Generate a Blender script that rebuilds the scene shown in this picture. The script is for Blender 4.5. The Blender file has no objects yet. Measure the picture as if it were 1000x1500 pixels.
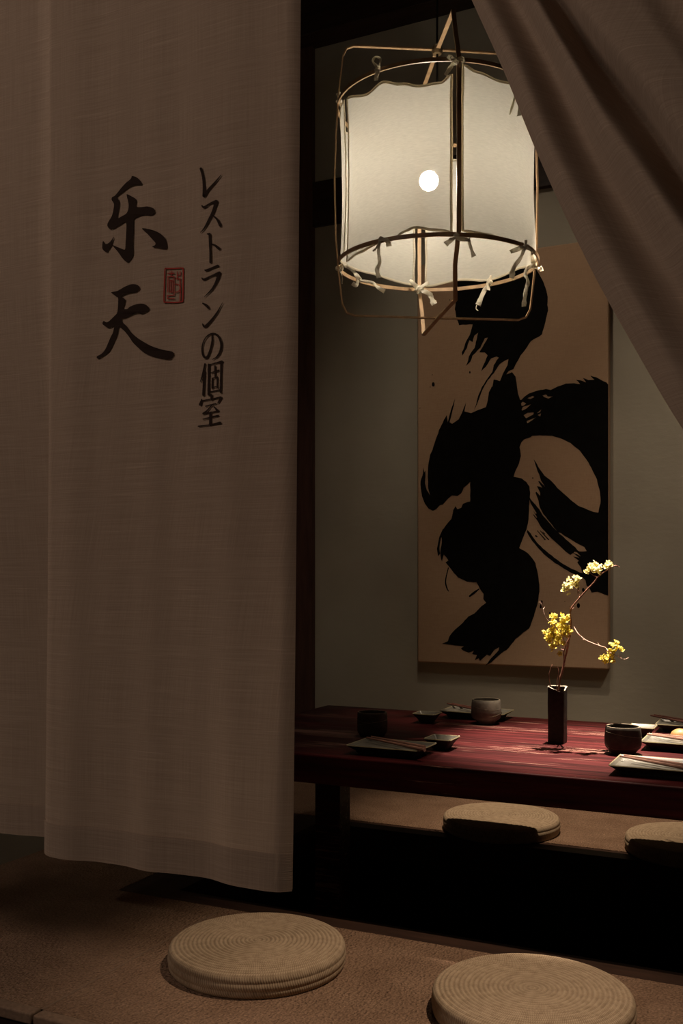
import bpy, bmesh, math, random
from mathutils import Vector, Matrix, noise
from mathutils.geometry import tessellate_polygon

# ------------------------------------------------------------------ camera, light, exposure
FOC, HC, VY = 1450.0, 0.85, 845.0            # focal length in px of a 1000x1500 frame, eye height over the platform, horizon row
TH = math.atan(695.0/1450.0)
CO, SI = math.cos(TH), math.sin(TH)
LAT, FWD = Vector((CO, SI, 0)), Vector((-SI, CO, 0))
sc = bpy.context.scene
COL = sc.collection
sc.view_settings.view_transform = 'Standard'
sc.view_settings.look = 'None'
sc.view_settings.exposure = 0.0
sc.view_settings.gamma = 1.0
sc.view_settings.use_curve_mapping = False

cam = bpy.data.objects.new('camera', bpy.data.cameras.new('camera'))
COL.objects.link(cam); sc.camera = cam
cam.location = (0, 0, HC)
cam.rotation_euler = (math.pi/2, 0, TH)
cam.data.sensor_fit = 'VERTICAL'
cam.data.sensor_height = 36.0
cam.data.sensor_width = 24.0
cam.data.lens = FOC/1500.0*36.0
cam.data.shift_y = (VY-750.0)/1500.0
cam.data.clip_start = 0.02

W = bpy.data.worlds.new('world'); sc.world = W; W.use_nodes = True
W.node_tree.nodes['Background'].inputs['Color'].default_value = (1.0, 0.78, 0.62, 1)
W.node_tree.nodes['Background'].inputs['Strength'].default_value = 0.012

def light(name, kind, loc, target, power, col, **kw):
    l = bpy.data.lights.new(name, kind); l.energy = power; l.color = col
    for k, v in kw.items(): setattr(l, k, v)
    o = bpy.data.objects.new(name, l); COL.objects.link(o); o.location = loc
    if target is not None:
        o.rotation_euler = (Vector(target)-Vector(loc)).to_track_quat('-Z', 'Y').to_euler()
    return o
WARM = (1.0, 0.72, 0.46)
# ceiling spots over the table and the seats, then an added wall fill
light('ceiling_spot_table', 'SPOT', (-0.52, 3.0, 3.05), (-0.56, 2.62, 0.40), 2700.0, (1.0, 0.82, 0.64), spot_size=math.radians(20), spot_blend=0.9, shadow_soft_size=0.012)
light('ceiling_spot_front', 'SPOT', (0.18, 2.04, 3.05), (-0.70, 1.88, 0.0), 250.0, (1.0, 0.77, 0.56), spot_size=math.radians(30), spot_blend=1.0, shadow_soft_size=0.02)
light('ceiling_spot_back', 'SPOT', (-0.60, 2.80, 3.05), (-0.85, 3.30, 0.0), 300.0, (1.0, 0.78, 0.56), spot_size=math.radians(30), spot_blend=1.0, shadow_soft_size=0.02)
light('ceiling_spot_right', 'SPOT', (0.45, 2.45, 3.05), (-0.20, 3.85, 0.95), 75.0, (1.0, 0.80, 0.60), spot_size=math.radians(46), spot_blend=1.0, shadow_soft_size=0.03)
light('wall_fill_spot', 'SPOT', (-1.00, 2.66, 3.05), (-0.85, 3.85, 0.95), 26.0, (1.0, 0.80, 0.60), spot_size=math.radians(78), spot_blend=0.9, shadow_soft_size=0.03)  # added fill, no real fixture: lifts the wall and canvas beyond the bulb's light
# corridor ceiling light outside the room, to the left of the doorway
light('corridor_light', 'AREA', (-2.2, -0.9, 2.95), (-0.9, 1.5, 0.7), 32.0, (1.0, 0.80, 0.67), shape='DISK', size=1.0)
BULB_STRENGTH = 200.0

# ------------------------------------------------------------------ helpers
def at_depth(px, py, d):
    return LAT*((px-500)/FOC*d) + FWD*d + Vector((0, 0, HC+(VY-py)/FOC*d))
def at_y(px, py, Y):
    return at_depth(px, py, Y/(CO+SI*(px-500)/FOC))
def at_z(px, py, z):
    return at_depth(px, py, FOC*(HC-z)/(py-VY))

def link(name, bm, mat, parent=None, smooth=True, bevel=0.0, angle=40):
    me = bpy.data.meshes.new(name)
    bmesh.ops.recalc_face_normals(bm, faces=bm.faces)
    bm.to_mesh(me); bm.free()
    if smooth:
        for p in me.polygons: p.use_smooth = True
        me.set_sharp_from_angle(angle=math.radians(angle))
    me.materials.append(mat)
    o = bpy.data.objects.new(name, me); COL.objects.link(o)
    if parent is not None: o.parent = parent
    if bevel:
        m = o.modifiers.new('bevel', 'BEVEL'); m.width = bevel; m.segments = 3; m.limit_method = 'ANGLE'; m.harden_normals = False
    return o
def tag(o, label, cat, group=None):
    o['label'] = label; o['category'] = cat
    if group: o['group'] = group
    return o
def struct(o):
    o['kind'] = 'structure'; return o
def empty(name, loc, rz=0.0):
    o = bpy.data.objects.new(name, None); COL.objects.link(o)
    o.location = loc; o.rotation_euler = (0, 0, rz); o.empty_display_size = 0.05
    return o
def shift_mesh(bm, off):
    bmesh.ops.translate(bm, verts=bm.verts, vec=off)
def box(bm, x0, x1, y0, y1, z0, z1):
    v = [bm.verts.new(p) for p in ((x0,y0,z0),(x1,y0,z0),(x1,y1,z0),(x0,y1,z0),(x0,y0,z1),(x1,y0,z1),(x1,y1,z1),(x0,y1,z1))]
    for f in ((0,3,2,1),(4,5,6,7),(0,1,5,4),(1,2,6,5),(2,3,7,6),(3,0,4,7)): bm.faces.new([v[i] for i in f])
def lathe(bm, prof, n=48, squash=1.0):
    rings = []
    for r, z in prof:
        if r < 1e-5: rings.append([bm.verts.new((0, 0, z))])
        else: rings.append([bm.verts.new((r*math.cos(2*math.pi*i/n), r*math.sin(2*math.pi*i/n)*squash, z)) for i in range(n)])
    for a, b in zip(rings, rings[1:]):
        for i in range(n):
            j = (i+1) % n
            if len(a) == 1 and len(b) == 1: continue
            if len(a) == 1: bm.faces.new((a[0], b[i], b[j]))
            elif len(b) == 1: bm.faces.new((a[i], b[0], a[j]))
            else: bm.faces.new((a[i], a[j], b[j], b[i]))
def tube(bm, pts, rad, n=8, cap=True):
    pts = [Vector(p) for p in pts]; rings = []
    if not isinstance(rad, (list, tuple)): rad = [rad]*len(pts)
    up = None
    for i, p in enumerate(pts):
        t = (pts[min(i+1, len(pts)-1)]-pts[max(i-1, 0)]).normalized()
        if up is None: up = t.orthogonal().normalized()
        else:
            up = up-t*up.dot(t)
            up = up.normalized() if up.length > 1e-6 else t.orthogonal().normalized()
        w = t.cross(up)
        rings.append([bm.verts.new(p+(up*math.cos(2*math.pi*k/n)+w*math.sin(2*math.pi*k/n))*rad[i]) for k in range(n)])
    for a, b in zip(rings, rings[1:]):
        for k in range(n): bm.faces.new((a[k], a[(k+1)%n], b[(k+1)%n], b[k]))
    if cap:
        bm.faces.new(rings[0][::-1]); bm.faces.new(rings[-1])
def strip(bm, pts, wdir, w, t, closed=False):
    """flat bar: w wide along wdir, t thick across, mitred at the corners"""
    pts = [Vector(p) for p in pts]; n = len(pts); rings = []
    for i, p in enumerate(pts):
        wd = (wdir[i] if isinstance(wdir, list) else wdir).normalized()
        if closed: a, b = pts[(i-1) % n], pts[(i+1) % n]
        else: a, b = pts[max(i-1, 0)], pts[min(i+1, n-1)]
        d1 = (p-a).normalized() if (p-a).length > 1e-9 else (b-p).normalized()
        d2 = (b-p).normalized() if (b-p).length > 1e-9 else d1
        tg = (d1+d2).normalized(); k = max(0.4, d1.dot(tg))
        nn = tg.cross(wd).normalized()/k
        rings.append([bm.verts.new(p+wd*sx*w/2+nn*sy*t/2) for sx, sy in ((-1,-1),(1,-1),(1,1),(-1,1))])
    for i in range(n if closed else n-1):
        a, b = rings[i], rings[(i+1) % n]
        for k in range(4): bm.faces.new((a[k], a[(k+1)%4], b[(k+1)%4], b[k]))
    if not closed:
        bm.faces.new(rings[0][::-1]); bm.faces.new(rings[-1])
def smooth_line(pts, n=8, closed=False):
    out = []; P = [Vector(p) for p in pts]; m = len(P)
    rng = m if closed else m-1
    for i in range(rng):
        g = (lambda k: P[k % m]) if closed else (lambda k: P[max(0, min(m-1, k))])
        p0, p1, p2, p3 = g(i-1), g(i), g(i+1), g(i+2)
        for k in range(n):
            t = k/n
            out.append(0.5*((2*p1)+(p2-p0)*t+(2*p0-5*p1+4*p2-p3)*t*t+(3*p1-p0-3*p2+p3)*t**3))
    if not closed: out.append(P[-1])
    return out
def lerp_list(L, t):
    if t <= L[0][0]: return L[0][1]
    for (a, va), (b, vb) in zip(L, L[1:]):
        if t <= b:
            k = (t-a)/(b-a); k = k*k*(3-2*k)
            return va+(vb-va)*k
    return L[-1][1]

# ------------------------------------------------------------------ materials
def newmat(name):
    m = bpy.data.materials.new(name); m.use_nodes = True
    nt = m.node_tree
    return m, nt, nt.nodes['Principled BSDF']
def N(nt, t, **kw):
    n = nt.nodes.new(t)
    for k, v in kw.items():
        if k.startswith('i_'): n.inputs[k[2:].replace('_', ' ')].default_value = v
        else: setattr(n, k, v)
    return n
def ramp(nt, src, stops, interp='LINEAR'):
    r = nt.nodes.new('ShaderNodeValToRGB'); r.color_ramp.interpolation = interp
    e = r.color_ramp.elements
    while len(e) < len(stops): e.new(0.5)
    for el, (p, c) in zip(e, stops): el.position = p; el.color = (*c, 1) if len(c) == 3 else c
    nt.links.new(src, r.inputs['Fac']); return r
def coords(nt, scale=(1,1,1), kind='Object', rot=(0,0,0)):
    tc = nt.nodes.new('ShaderNodeTexCoord'); mp = nt.nodes.new('ShaderNodeMapping')
    mp.inputs['Scale'].default_value = scale; mp.inputs['Rotation'].default_value = rot
    nt.links.new(tc.outputs[kind], mp.inputs['Vector']); return mp.outputs['Vector']
def bump(nt, h, strength, dist, bsdf, sock='Normal'):
    b = nt.nodes.new('ShaderNodeBump'); b.inputs['Strength'].default_value = strength; b.inputs['Distance'].default_value = dist
    nt.links.new(h, b.inputs['Height']); nt.links.new(b.outputs['Normal'], bsdf.inputs[sock]); return b
def mixrgb(nt, fac, a, b, mode='MIX'):
    m = nt.nodes.new('ShaderNodeMix'); m.data_type = 'RGBA'; m.blend_type = mode
    for s, v in ((m.inputs[0], fac), (m.inputs[6], a), (m.inputs[7], b)):
        if isinstance(v, (int, float)): s.default_value = v
        elif isinstance(v, tuple): s.default_value = (*v, 1)
        else: nt.links.new(v, s)
    return m.outputs[2]
def math_(nt, op, a, b=None):
    m = nt.nodes.new('ShaderNodeMath'); m.operation = op
    for i, v in enumerate((a, b)):
        if v is None: continue
        if isinstance(v, (int, float)): m.inputs[i].default_value = v
        else: nt.links.new(v, m.inputs[i])
    return m.outputs[0]

def simple(name, col, rough=0.6, nscale=0.0, var=0.15, bstr=0.0, metal=0.0, spec=0.3, stretch=(1,1,1)):
    m, nt, b = newmat(name)
    b.inputs['Roughness'].default_value = rough; b.inputs['Metallic'].default_value = metal
    b.inputs['Specular IOR Level'].default_value = spec
    b.inputs['Base Color'].default_value = (*col, 1)
    if nscale:
        n = N(nt, 'ShaderNodeTexNoise', i_Scale=nscale, i_Detail=5.0)
        nt.links.new(coords(nt, stretch), n.inputs['Vector'])
        r = ramp(nt, n.outputs['Fac'], [(0.3, tuple(c*(1-var) for c in col)), (0.7, tuple(min(1, c*(1+var)) for c in col))])
        nt.links.new(r.outputs['Color'], b.inputs['Base Color'])
        if bstr: bump(nt, n.outputs['Fac'], bstr, 0.002, b)
    return m

def mat_plaster():
    m, nt, b = newmat('grey_green_plaster')
    v = coords(nt)
    n1 = N(nt, 'ShaderNodeTexNoise', i_Scale=2.5, i_Detail=4.0); nt.links.new(v, n1.inputs['Vector'])
    n2 = N(nt, 'ShaderNodeTexNoise', i_Scale=38.0, i_Detail=6.0); nt.links.new(coords(nt, (0.7, 1, 1.6)), n2.inputs['Vector'])
    r = ramp(nt, n1.outputs['Fac'], [(0.3, (0.285, 0.262, 0.210)), (0.7, (0.345, 0.318, 0.255))])
    nt.links.new(r.outputs['Color'], b.inputs['Base Color'])
    b.inputs['Roughness'].default_value = 0.9; b.inputs['Specular IOR Level'].default_value = 0.15
    bump(nt, n2.outputs['Fac'], 0.16, 0.005, b)
    return m
def mat_darkwood(name='dark_stained_timber', c0=(0.012, 0.007, 0.005), c1=(0.035, 0.018, 0.012), stretch=(1.5, 14, 14), rough=0.55):
    m, nt, b = newmat(name)
    n = N(nt, 'ShaderNodeTexNoise', i_Scale=3.0, i_Detail=8.0, i_Roughness=0.65); nt.links.new(coords(nt, stretch), n.inputs['Vector'])
    r = ramp(nt, n.outputs['Fac'], [(0.3, c0), (0.7, c1)])
    nt.links.new(r.outputs['Color'], b.inputs['Base Color'])
    b.inputs['Roughness'].default_value = rough; b.inputs['Specular IOR Level'].default_value = 0.25
    bump(nt, n.outputs['Fac'], 0.2, 0.002, b)
    return m
def mat_lacquer():
    m, nt, b = newmat('worn_red_lacquer')
    n1 = N(nt, 'ShaderNodeTexNoise', i_Scale=2.0, i_Detail=7.0, i_Roughness=0.6); nt.links.new(coords(nt, (1.6, 24, 24)), n1.inputs['Vector'])
    n2 = N(nt, 'ShaderNodeTexNoise', i_Scale=2.0, i_Detail=9.0, i_Roughness=0.72); nt.links.new(coords(nt, (2.4, 62, 62)), n2.inputs['Vector'])
    n3 = N(nt, 'ShaderNodeTexNoise', i_Scale=2.2, i_Detail=3.0); nt.links.new(coords(nt, (1.0, 3.0, 3)), n3.inputs['Vector'])
    red = ramp(nt, n1.outputs['Fac'], [(0.30, (0.009, 0.0025, 0.0025)), (0.50, (0.030, 0.0034, 0.004)), (0.70, (0.052, 0.0055, 0.006))])
    gate = math_(nt, 'MULTIPLY', n2.outputs['Fac'], n3.outputs['Fac'])
    wear = ramp(nt, gate, [(0.318, (0, 0, 0)), (0.372, (1, 1, 1))])
    c = mixrgb(nt, wear.outputs['Color'], red.outputs['Color'], (0.22, 0.115, 0.09))
    nt.links.new(c, b.inputs['Base Color'])
    rr = ramp(nt, n1.outputs['Fac'], [(0.3, (0.38,)*3), (0.7, (0.55,)*3)])
    nt.links.new(rr.outputs['Color'], b.inputs['Roughness'])
    b.inputs['Specular IOR Level'].default_value = 0.12
    bump(nt, n2.outputs['Fac'], 0.25, 0.0015, b)
    return m
def mat_carpet():
    m, nt, b = newmat('brown_woven_carpet')
    v = coords(nt)
    n1 = N(nt, 'ShaderNodeTexVoronoi', i_Scale=150.0); nt.links.new(coords(nt, (1, 0.55, 1)), n1.inputs['Vector'])
    n2 = N(nt, 'ShaderNodeTexNoise', i_Scale=9.0, i_Detail=6.0); nt.links.new(v, n2.inputs['Vector'])
    n3 = N(nt, 'ShaderNodeTexNoise', i_Scale=210.0, i_Detail=3.0); nt.links.new(v, n3.inputs['Vector'])
    r = ramp(nt, n2.outputs['Fac'], [(0.3, (0.25, 0.152, 0.098)), (0.7, (0.325, 0.205, 0.135))])
    c = mixrgb(nt, 0.55, r.outputs['Color'], ramp(nt, n3.outputs['Fac'], [(0.35, (0.2,)*3), (0.65, (1,)*3)]).outputs['Color'], 'MULTIPLY')
    nt.links.new(c, b.inputs['Base Color'])
    b.inputs['Roughness'].default_value = 0.95; b.inputs['Specular IOR Level'].default_value = 0.05
    h = math_(nt, 'ADD', n1.outputs['Distance'], n3.outputs['Fac'])
    bump(nt, h, 1.0, 0.006, b)
    return m
def mat_straw():
    """coiled braid: fine diagonal stitches round each coil"""
    m, nt, b = newmat('braided_straw')
    tc = N(nt, 'ShaderNodeTexCoord'); sp = N(nt, 'ShaderNodeSeparateXYZ'); nt.links.new(tc.outputs['Object'], sp.inputs[0])
    ang = math_(nt, 'ARCTAN2', sp.outputs['Y'], sp.outputs['X'])
    r2 = math_(nt, 'SQRT', math_(nt, 'ADD', math_(nt, 'MULTIPLY', sp.outputs['X'], sp.outputs['X']), math_(nt, 'MULTIPLY', sp.outputs['Y'], sp.outputs['Y'])))
    coil = math_(nt, 'DIVIDE', r2, 0.0095)
    zz = math_(nt, 'MULTIPLY', sp.outputs['Z'], 380.0)
    ph = math_(nt, 'ADD', math_(nt, 'MULTIPLY', ang, 230.0), math_(nt, 'ADD', math_(nt, 'MULTIPLY', coil, 6.283), zz))
    st = math_(nt, 'ADD', math_(nt, 'MULTIPLY', math_(nt, 'SINE', ph), 0.5), 0.5)
    n = N(nt, 'ShaderNodeTexNoise', i_Scale=60.0, i_Detail=5.0); nt.links.new(tc.outputs['Object'], n.inputs['Vector'])
    gr = math_(nt, 'ABSOLUTE', math_(nt, 'SINE', math_(nt, 'MULTIPLY', coil, 3.14159)))
    top = math_(nt, 'GREATER_THAN', sp.outputs['Z'], 0.0445)
    gr = math_(nt, 'MAXIMUM', gr, math_(nt, 'SUBTRACT', 1.0, top))
    f = math_(nt, 'ADD', math_(nt, 'MULTIPLY', math_(nt, 'MULTIPLY', st, gr), 0.38), math_(nt, 'MULTIPLY', n.outputs['Fac'], 0.62))
    r = ramp(nt, f, [(0.2, (0.22, 0.155, 0.10)), (0.55, (0.38, 0.285, 0.19)), (0.85, (0.47, 0.365, 0.255))])
    nt.links.new(r.outputs['Color'], b.inputs['Base Color'])
    b.inputs['Roughness'].default_value = 0.85; b.inputs['Specular IOR Level'].default_value = 0.1
    bump(nt, f, 0.45, 0.002, b)
    return m
def mat_linen(name, c0, c1, trans=0.3):
    m, nt, b = newmat(name)
    nt.nodes.remove(b)
    out = nt.nodes['Material Output']
    uv = lambda s: coords(nt, s, 'UV')
    h1 = N(nt, 'ShaderNodeTexNoise', i_Scale=1.0, i_Detail=3.0); nt.links.new(uv((7, 560, 1)), h1.inputs['Vector'])
    v1 = N(nt, 'ShaderNodeTexNoise', i_Scale=1.0, i_Detail=3.0); nt.links.new(uv((560, 7, 1)), v1.inputs['Vector'])
    slub = N(nt, 'ShaderNodeTexNoise', i_Scale=1.0, i_Detail=2.0); nt.links.new(uv((8, 330, 1)), slub.inputs['Vector'])
    f = math_(nt, 'ADD', math_(nt, 'MULTIPLY', h1.outputs['Fac'], 0.6), math_(nt, 'MULTIPLY', v1.outputs['Fac'], 0.4))
    r = ramp(nt, f, [(0.30, c0), (0.70, c1)])
    sl = ramp(nt, slub.outputs['Fac'], [(0.62, (0, 0, 0)), (0.75, (1, 1, 1))])
    c = mixrgb(nt, math_(nt, 'MULTIPLY', sl.outputs['Color'], 0.35), r.outputs['Color'], tuple(min(1, x*1.35) for x in c1))
    d = N(nt, 'ShaderNodeBsdfDiffuse', i_Roughness=0.6); t = N(nt, 'ShaderNodeBsdfTranslucent'); mx = N(nt, 'ShaderNodeMixShader', i_Fac=trans)
    nt.links.new(c, d.inputs['Color']); nt.links.new(c, t.inputs['Color'])
    nt.links.new(d.outputs[0], mx.inputs[1]); nt.links.new(t.outputs[0], mx.inputs[2])
    bump(nt, f, 0.35, 0.0015, d)
    nt.links.new(mx.outputs[0], out.inputs['Surface'])
    return m
def mat_shade(name, col=(0.70, 0.68, 0.605), clear=0.08, trans=0.42):
    m, nt, b = newmat(name); nt.nodes.remove(b); out = nt.nodes['Material Output']
    h1 = N(nt, 'ShaderNodeTexNoise', i_Scale=1.0, i_Detail=3.0); nt.links.new(coords(nt, (60, 60, 420)), h1.inputs['Vector'])
    r = ramp(nt, h1.outputs['Fac'], [(0.3, tuple(c*0.88 for c in col)), (0.7, col)])
    d = N(nt, 'ShaderNodeBsdfDiffuse'); t = N(nt, 'ShaderNodeBsdfTranslucent'); mx = N(nt, 'ShaderNodeMixShader', i_Fac=trans)
    tr = N(nt, 'ShaderNodeBsdfTransparent'); mx2 = N(nt, 'ShaderNodeMixShader', i_Fac=clear)
    nt.links.new(r.outputs['Color'], d.inputs['Color']); nt.links.new(r.outputs['Color'], t.inputs['Color'])
    nt.links.new(d.outputs[0], mx.inputs[1]); nt.links.new(t.outputs[0], mx.inputs[2])
    nt.links.new(mx.outputs[0], mx2.inputs[1]); nt.links.new(tr.outputs[0], mx2.inputs[2])
    nt.links.new(mx2.outputs[0], out.inputs['Surface'])
    return m
def mat_canvas():
    m, nt, b = newmat('tan_canvas')
    n1 = N(nt, 'ShaderNodeTexNoise', i_Scale=1.0, i_Detail=2.0); nt.links.new(coords(nt, (500, 500, 30)), n1.inputs['Vector'])
    n2 = N(nt, 'ShaderNodeTexNoise', i_Scale=1.0, i_Detail=2.0); nt.links.new(coords(nt, (30, 30, 500)), n2.inputs['Vector'])
    f = math_(nt, 'MULTIPLY', math_(nt, 'ADD', n1.outputs['Fac'], n2.outputs['Fac']), 0.5)
    r = ramp(nt, f, [(0.3, (0.33, 0.218, 0.138)), (0.7, (0.405, 0.275, 0.178))])
    nt.links.new(r.outputs['Color'], b.inputs['Base Color']); b.inputs['Roughness'].default_value = 0.9
    b.inputs['Specular IOR Level'].default_value = 0.1
    bump(nt, f, 0.4, 0.001, b)
    return m

M_PLASTER = mat_plaster()
M_BEAM = mat_darkwood()
M_POST = mat_darkwood('dark_stained_post', (0.040, 0.018, 0.013), (0.085, 0.040, 0.029), (14, 14, 1.5))
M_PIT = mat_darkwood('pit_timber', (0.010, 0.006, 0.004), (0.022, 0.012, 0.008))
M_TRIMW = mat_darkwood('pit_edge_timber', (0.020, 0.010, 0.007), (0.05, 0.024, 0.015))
M_LACQ = mat_lacquer()
M_CARPET = mat_carpet()
M_NOSE = simple('woven_edge_band', (0.18, 0.115, 0.075), 0.85, 120, 0.2, 0.3)
M_STRAW = mat_straw()
M_LINEN = mat_linen('natural_linen', (0.36, 0.265, 0.20), (0.50, 0.385, 0.295), 0.3)
M_LINEN2 = mat_linen('natural_linen_swept', (0.36, 0.265, 0.20), (0.50, 0.385, 0.295), 0.2)
M_SHADE = mat_shade('white_gauze')
M_SHADE_HEM = mat_shade('white_gauze_hem', (0.70, 0.64, 0.51), 0.0, 0.5)
M_TIE = mat_shade('white_gauze_tie', (0.84, 0.80, 0.69), 0.0, 0.5)
M_CANE = simple('brown_cane', (0.38, 0.25, 0.14), 0.4, 40, 0.25, 0.1, stretch=(1, 1, 0.2))
M_CORD = simple('black_cord', (0.012, 0.011, 0.010), 0.6)
M_BRASS = simple('lamp_socket_metal', (0.25, 0.18, 0.10), 0.4, metal=0.8)
M_CANVAS = mat_canvas()
M_INK = simple('black_ink', (0.0045, 0.004, 0.0035), 0.8, 30, 0.3, spec=0.05)
M_PRINT = simple('dark_brown_print', (0.020, 0.012, 0.009), 0.85, spec=0.05)
M_SEAL = simple('red_seal_ink', (0.25, 0.028, 0.022), 0.85, spec=0.05)
M_CUP_D = simple('dark_stoneware', (0.034, 0.028, 0.021), 0.6, 60, 0.35, 0.25)
M_CUP_L = simple('grey_stoneware', (0.13, 0.117, 0.094), 0.65, 60, 0.2, 0.25)
M_GROOVE = simple('pale_groove_glaze', (0.15, 0.125, 0.09), 0.5)
M_PLATE_IN = simple('grey_glaze', (0.092, 0.086, 0.071), 0.35, 25, 0.2, 0.1)
M_PLATE_OUT = simple('dark_clay', (0.030, 0.024, 0.019), 0.7, 60, 0.3, 0.15)
M_RIM = simple('brown_glazed_rim', (0.19, 0.16, 0.095), 0.4, 60, 0.25)
M_CHOP = simple('pinkish_brown_wood', (0.19, 0.098, 0.072), 0.45, 50, 0.25, stretch=(0.3, 1, 1))
M_CHOP_D = simple('dark_brown_wood', (0.08, 0.032, 0.024), 0.45, 50, 0.25, stretch=(0.3, 1, 1))
M_VASE = simple('black_glazed_ceramic', (0.014, 0.011, 0.009), 0.5, 90, 0.6, 0.6)
M_CHIP = simple('chipped_vase_rim', (0.30, 0.26, 0.20), 0.5, 60, 0.3)
M_FOOD = simple('golden_yellow_food', (0.27, 0.145, 0.055), 0.5, 30, 0.1)
M_TWIG = simple('brown_bark', (0.17, 0.075, 0.05), 0.7, 80, 0.4, 0.4)
M_TWIG_P = simple('pale_bark', (0.42, 0.28, 0.22), 0.7, 80, 0.3, 0.4)
M_FLOW = mat_shade('yellow_petals', (0.80, 0.68, 0.17), 0.0, 0.4)
M_FLOW_P = mat_shade('pale_yellow_petals', (0.80, 0.74, 0.40), 0.0, 0.4)
def mat_emit(name, col, s):
    m, nt, b = newmat(name); nt.nodes.remove(b)
    e = N(nt, 'ShaderNodeEmission'); e.inputs['Color'].default_value = (*col, 1); e.inputs['Strength'].default_value = s
    nt.links.new(e.outputs[0], nt.nodes['Material Output'].inputs['Surface']); return m
M_BULB = mat_emit('lit_bulb', (1.0, 0.87, 0.70), BULB_STRENGTH)

# ------------------------------------------------------------------ the room
YW, XL, XR, ZC = 3.85, -2.17, 1.30, 3.45
PX0, PX1, PY0, PY1 = -1.56, 0.75, 2.235, 3.065          # pit opening
TO = 0.075                                             # width of the timber edge round the pit
YF = 1.47                                              # front of the platform
def sbox(name, mat, *a, bev=0.0, parent=None):
    bm = bmesh.new()
    for q in (a if isinstance(a[0], tuple) else (a,)): box(bm, *q)
    return link(name, bm, mat, parent, smooth=bool(bev), bevel=bev)
OX0, OX1, OY0, OY1 = PX0-0.15, PX1+0.15, PY0-TO, PY1+TO
SEAM = -1.37
struct(sbox('floor', M_CARPET, (XL, XR, YF+0.03, OY0, -0.05, 0)))
struct(sbox('trim_seam', M_NOSE, (SEAM-0.0025, SEAM+0.0025, YF+0.03, OY0-0.02, -0.01, 0.0006)))
struct(sbox('floor', M_CARPET, (XL, XR, OY1, YW, -0.05, 0), (XL, OX0, OY0, OY1, -0.05, 0), (OX1, XR, OY0, OY1, -0.05, 0)))
struct(sbox('trim_1', M_NOSE, (XL, SEAM-0.002, YF, YF+0.03, -0.02, 0.003), (SEAM+0.002, XR, YF, YF+0.03, -0.02, 0.001), bev=0.004))
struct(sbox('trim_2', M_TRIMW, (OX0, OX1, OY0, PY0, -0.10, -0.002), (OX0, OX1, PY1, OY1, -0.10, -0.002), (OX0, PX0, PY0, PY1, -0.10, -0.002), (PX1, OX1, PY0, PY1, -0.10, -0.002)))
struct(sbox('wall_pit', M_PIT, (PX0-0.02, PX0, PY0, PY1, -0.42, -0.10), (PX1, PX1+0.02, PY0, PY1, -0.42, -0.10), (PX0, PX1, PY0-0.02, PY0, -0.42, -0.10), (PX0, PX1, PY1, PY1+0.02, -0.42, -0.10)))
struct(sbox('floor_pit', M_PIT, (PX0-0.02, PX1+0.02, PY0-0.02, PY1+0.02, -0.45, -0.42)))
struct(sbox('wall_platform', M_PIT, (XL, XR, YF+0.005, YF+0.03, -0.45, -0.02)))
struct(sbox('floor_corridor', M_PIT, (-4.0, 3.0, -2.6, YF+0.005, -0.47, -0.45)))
struct(sbox('wall_back', M_PLASTER, (XL-0.1, XR+0.1, YW, YW+0.1, -0.05, ZC)))
struct(sbox('wall_left', M_PLASTER, (XL-0.1, XL, YF-0.1, YW, -0.45, ZC)))
struct(sbox('wall_right', M_PLASTER, (XR, XR+0.1, YF-0.1, YW, -0.45, ZC)))
struct(sbox('wall_front', M_PLASTER, (-4.0, 3.0, YF-0.09, YF+0.03, 2.16, ZC), (-4.0, XL, YF-0.09, YF+0.03, -0.45, 2.16), (0.13, 3.0, YF-0.09, YF+0.03, -0.45, 2.16)))
struct(sbox('trim_doorpost', M_POST, (0.035, 0.13, YF-0.10, YF+0.04, -0.45, 2.16), bev=0.003))
struct(sbox('ceiling', M_BEAM, (XL, XR, YF, YW, ZC, ZC+0.05)))
bx = at_y(457, 70, YW-0.03).x
zt = at_y(457, 70, YW).z
zb1, zb0 = at_y(457, 267, YW-0.025).z, at_y(457, 332, YW-0.025).z
struct(sbox('trim_beam', M_BEAM, (XL, XR, YW-0.025, YW, zb0, zb1), bev=0.004))
struct(sbox('trim_beam_top', M_BEAM, (XL, XR, YW-0.12, YW, zt-0.01, ZC), bev=0.004))
struct(sbox('trim_post', M_POST, (XL, bx, YW-0.03, YW, 0, zt), bev=0.003))

# ------------------------------------------------------------------ curtains
YC = 1.44
def yfront(X, z):
    """front face of the hanging panel: soft vertical folds, deeper towards the hem"""
    k = 0.55+0.45*max(0.0, min(1.0, (1.9-z)/1.5))
    y = 0.0022*math.sin(X*37+0.6*z)+0.0012*math.sin(X*73+1.7-0.9*z)+0.006*math.sin(X*17.0+0.4+0.5*z)
    hem = max(0.0, (0.75-z)/0.45)
    y += 0.007*hem*math.sin(X*27+2.0)
    return YC+y*k
XE0, XE1 = -0.789, -0.772
def xedge(z):
    return -0.7705-0.014*max(0.0, min(1.0, (1.82-z)/1.5))
def curtain_path(z):
    """plan section from the left jamb to the free right edge, with one deep fold near the left"""
    a = max(0.0, min(1.0, (1.55-z)/1.05)); a = 0.06+0.94*a*a*(3-2*a)
    xf = -1.315
    P = []
    for i in range(22):
        X = XL+0.06+(xf+0.015-XL-0.06)*i/21
        P.append((X, YC+0.09*a+0.010*math.sin(X*22)*a))
    for i in range(1, 10):
        t = i/10
        X = xf+0.015-0.032*math.sin(t*math.pi)*a-0.01*t+0.02*t
        P.append((X, YC+0.09*a*(1-t)**1.3+yfront(xf+0.025, z)-YC if t > 0 else 0))
    xe = xedge(z)
    n = 150
    for i in range(n+1):
        X = xf+0.025+(xe-xf-0.025)*i/n
        y = yfront(X, z)
        e = max(0.0, (X-(xe-0.022))/0.022)
        P.append((X, y+0.010*e*e))
    return P
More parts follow.
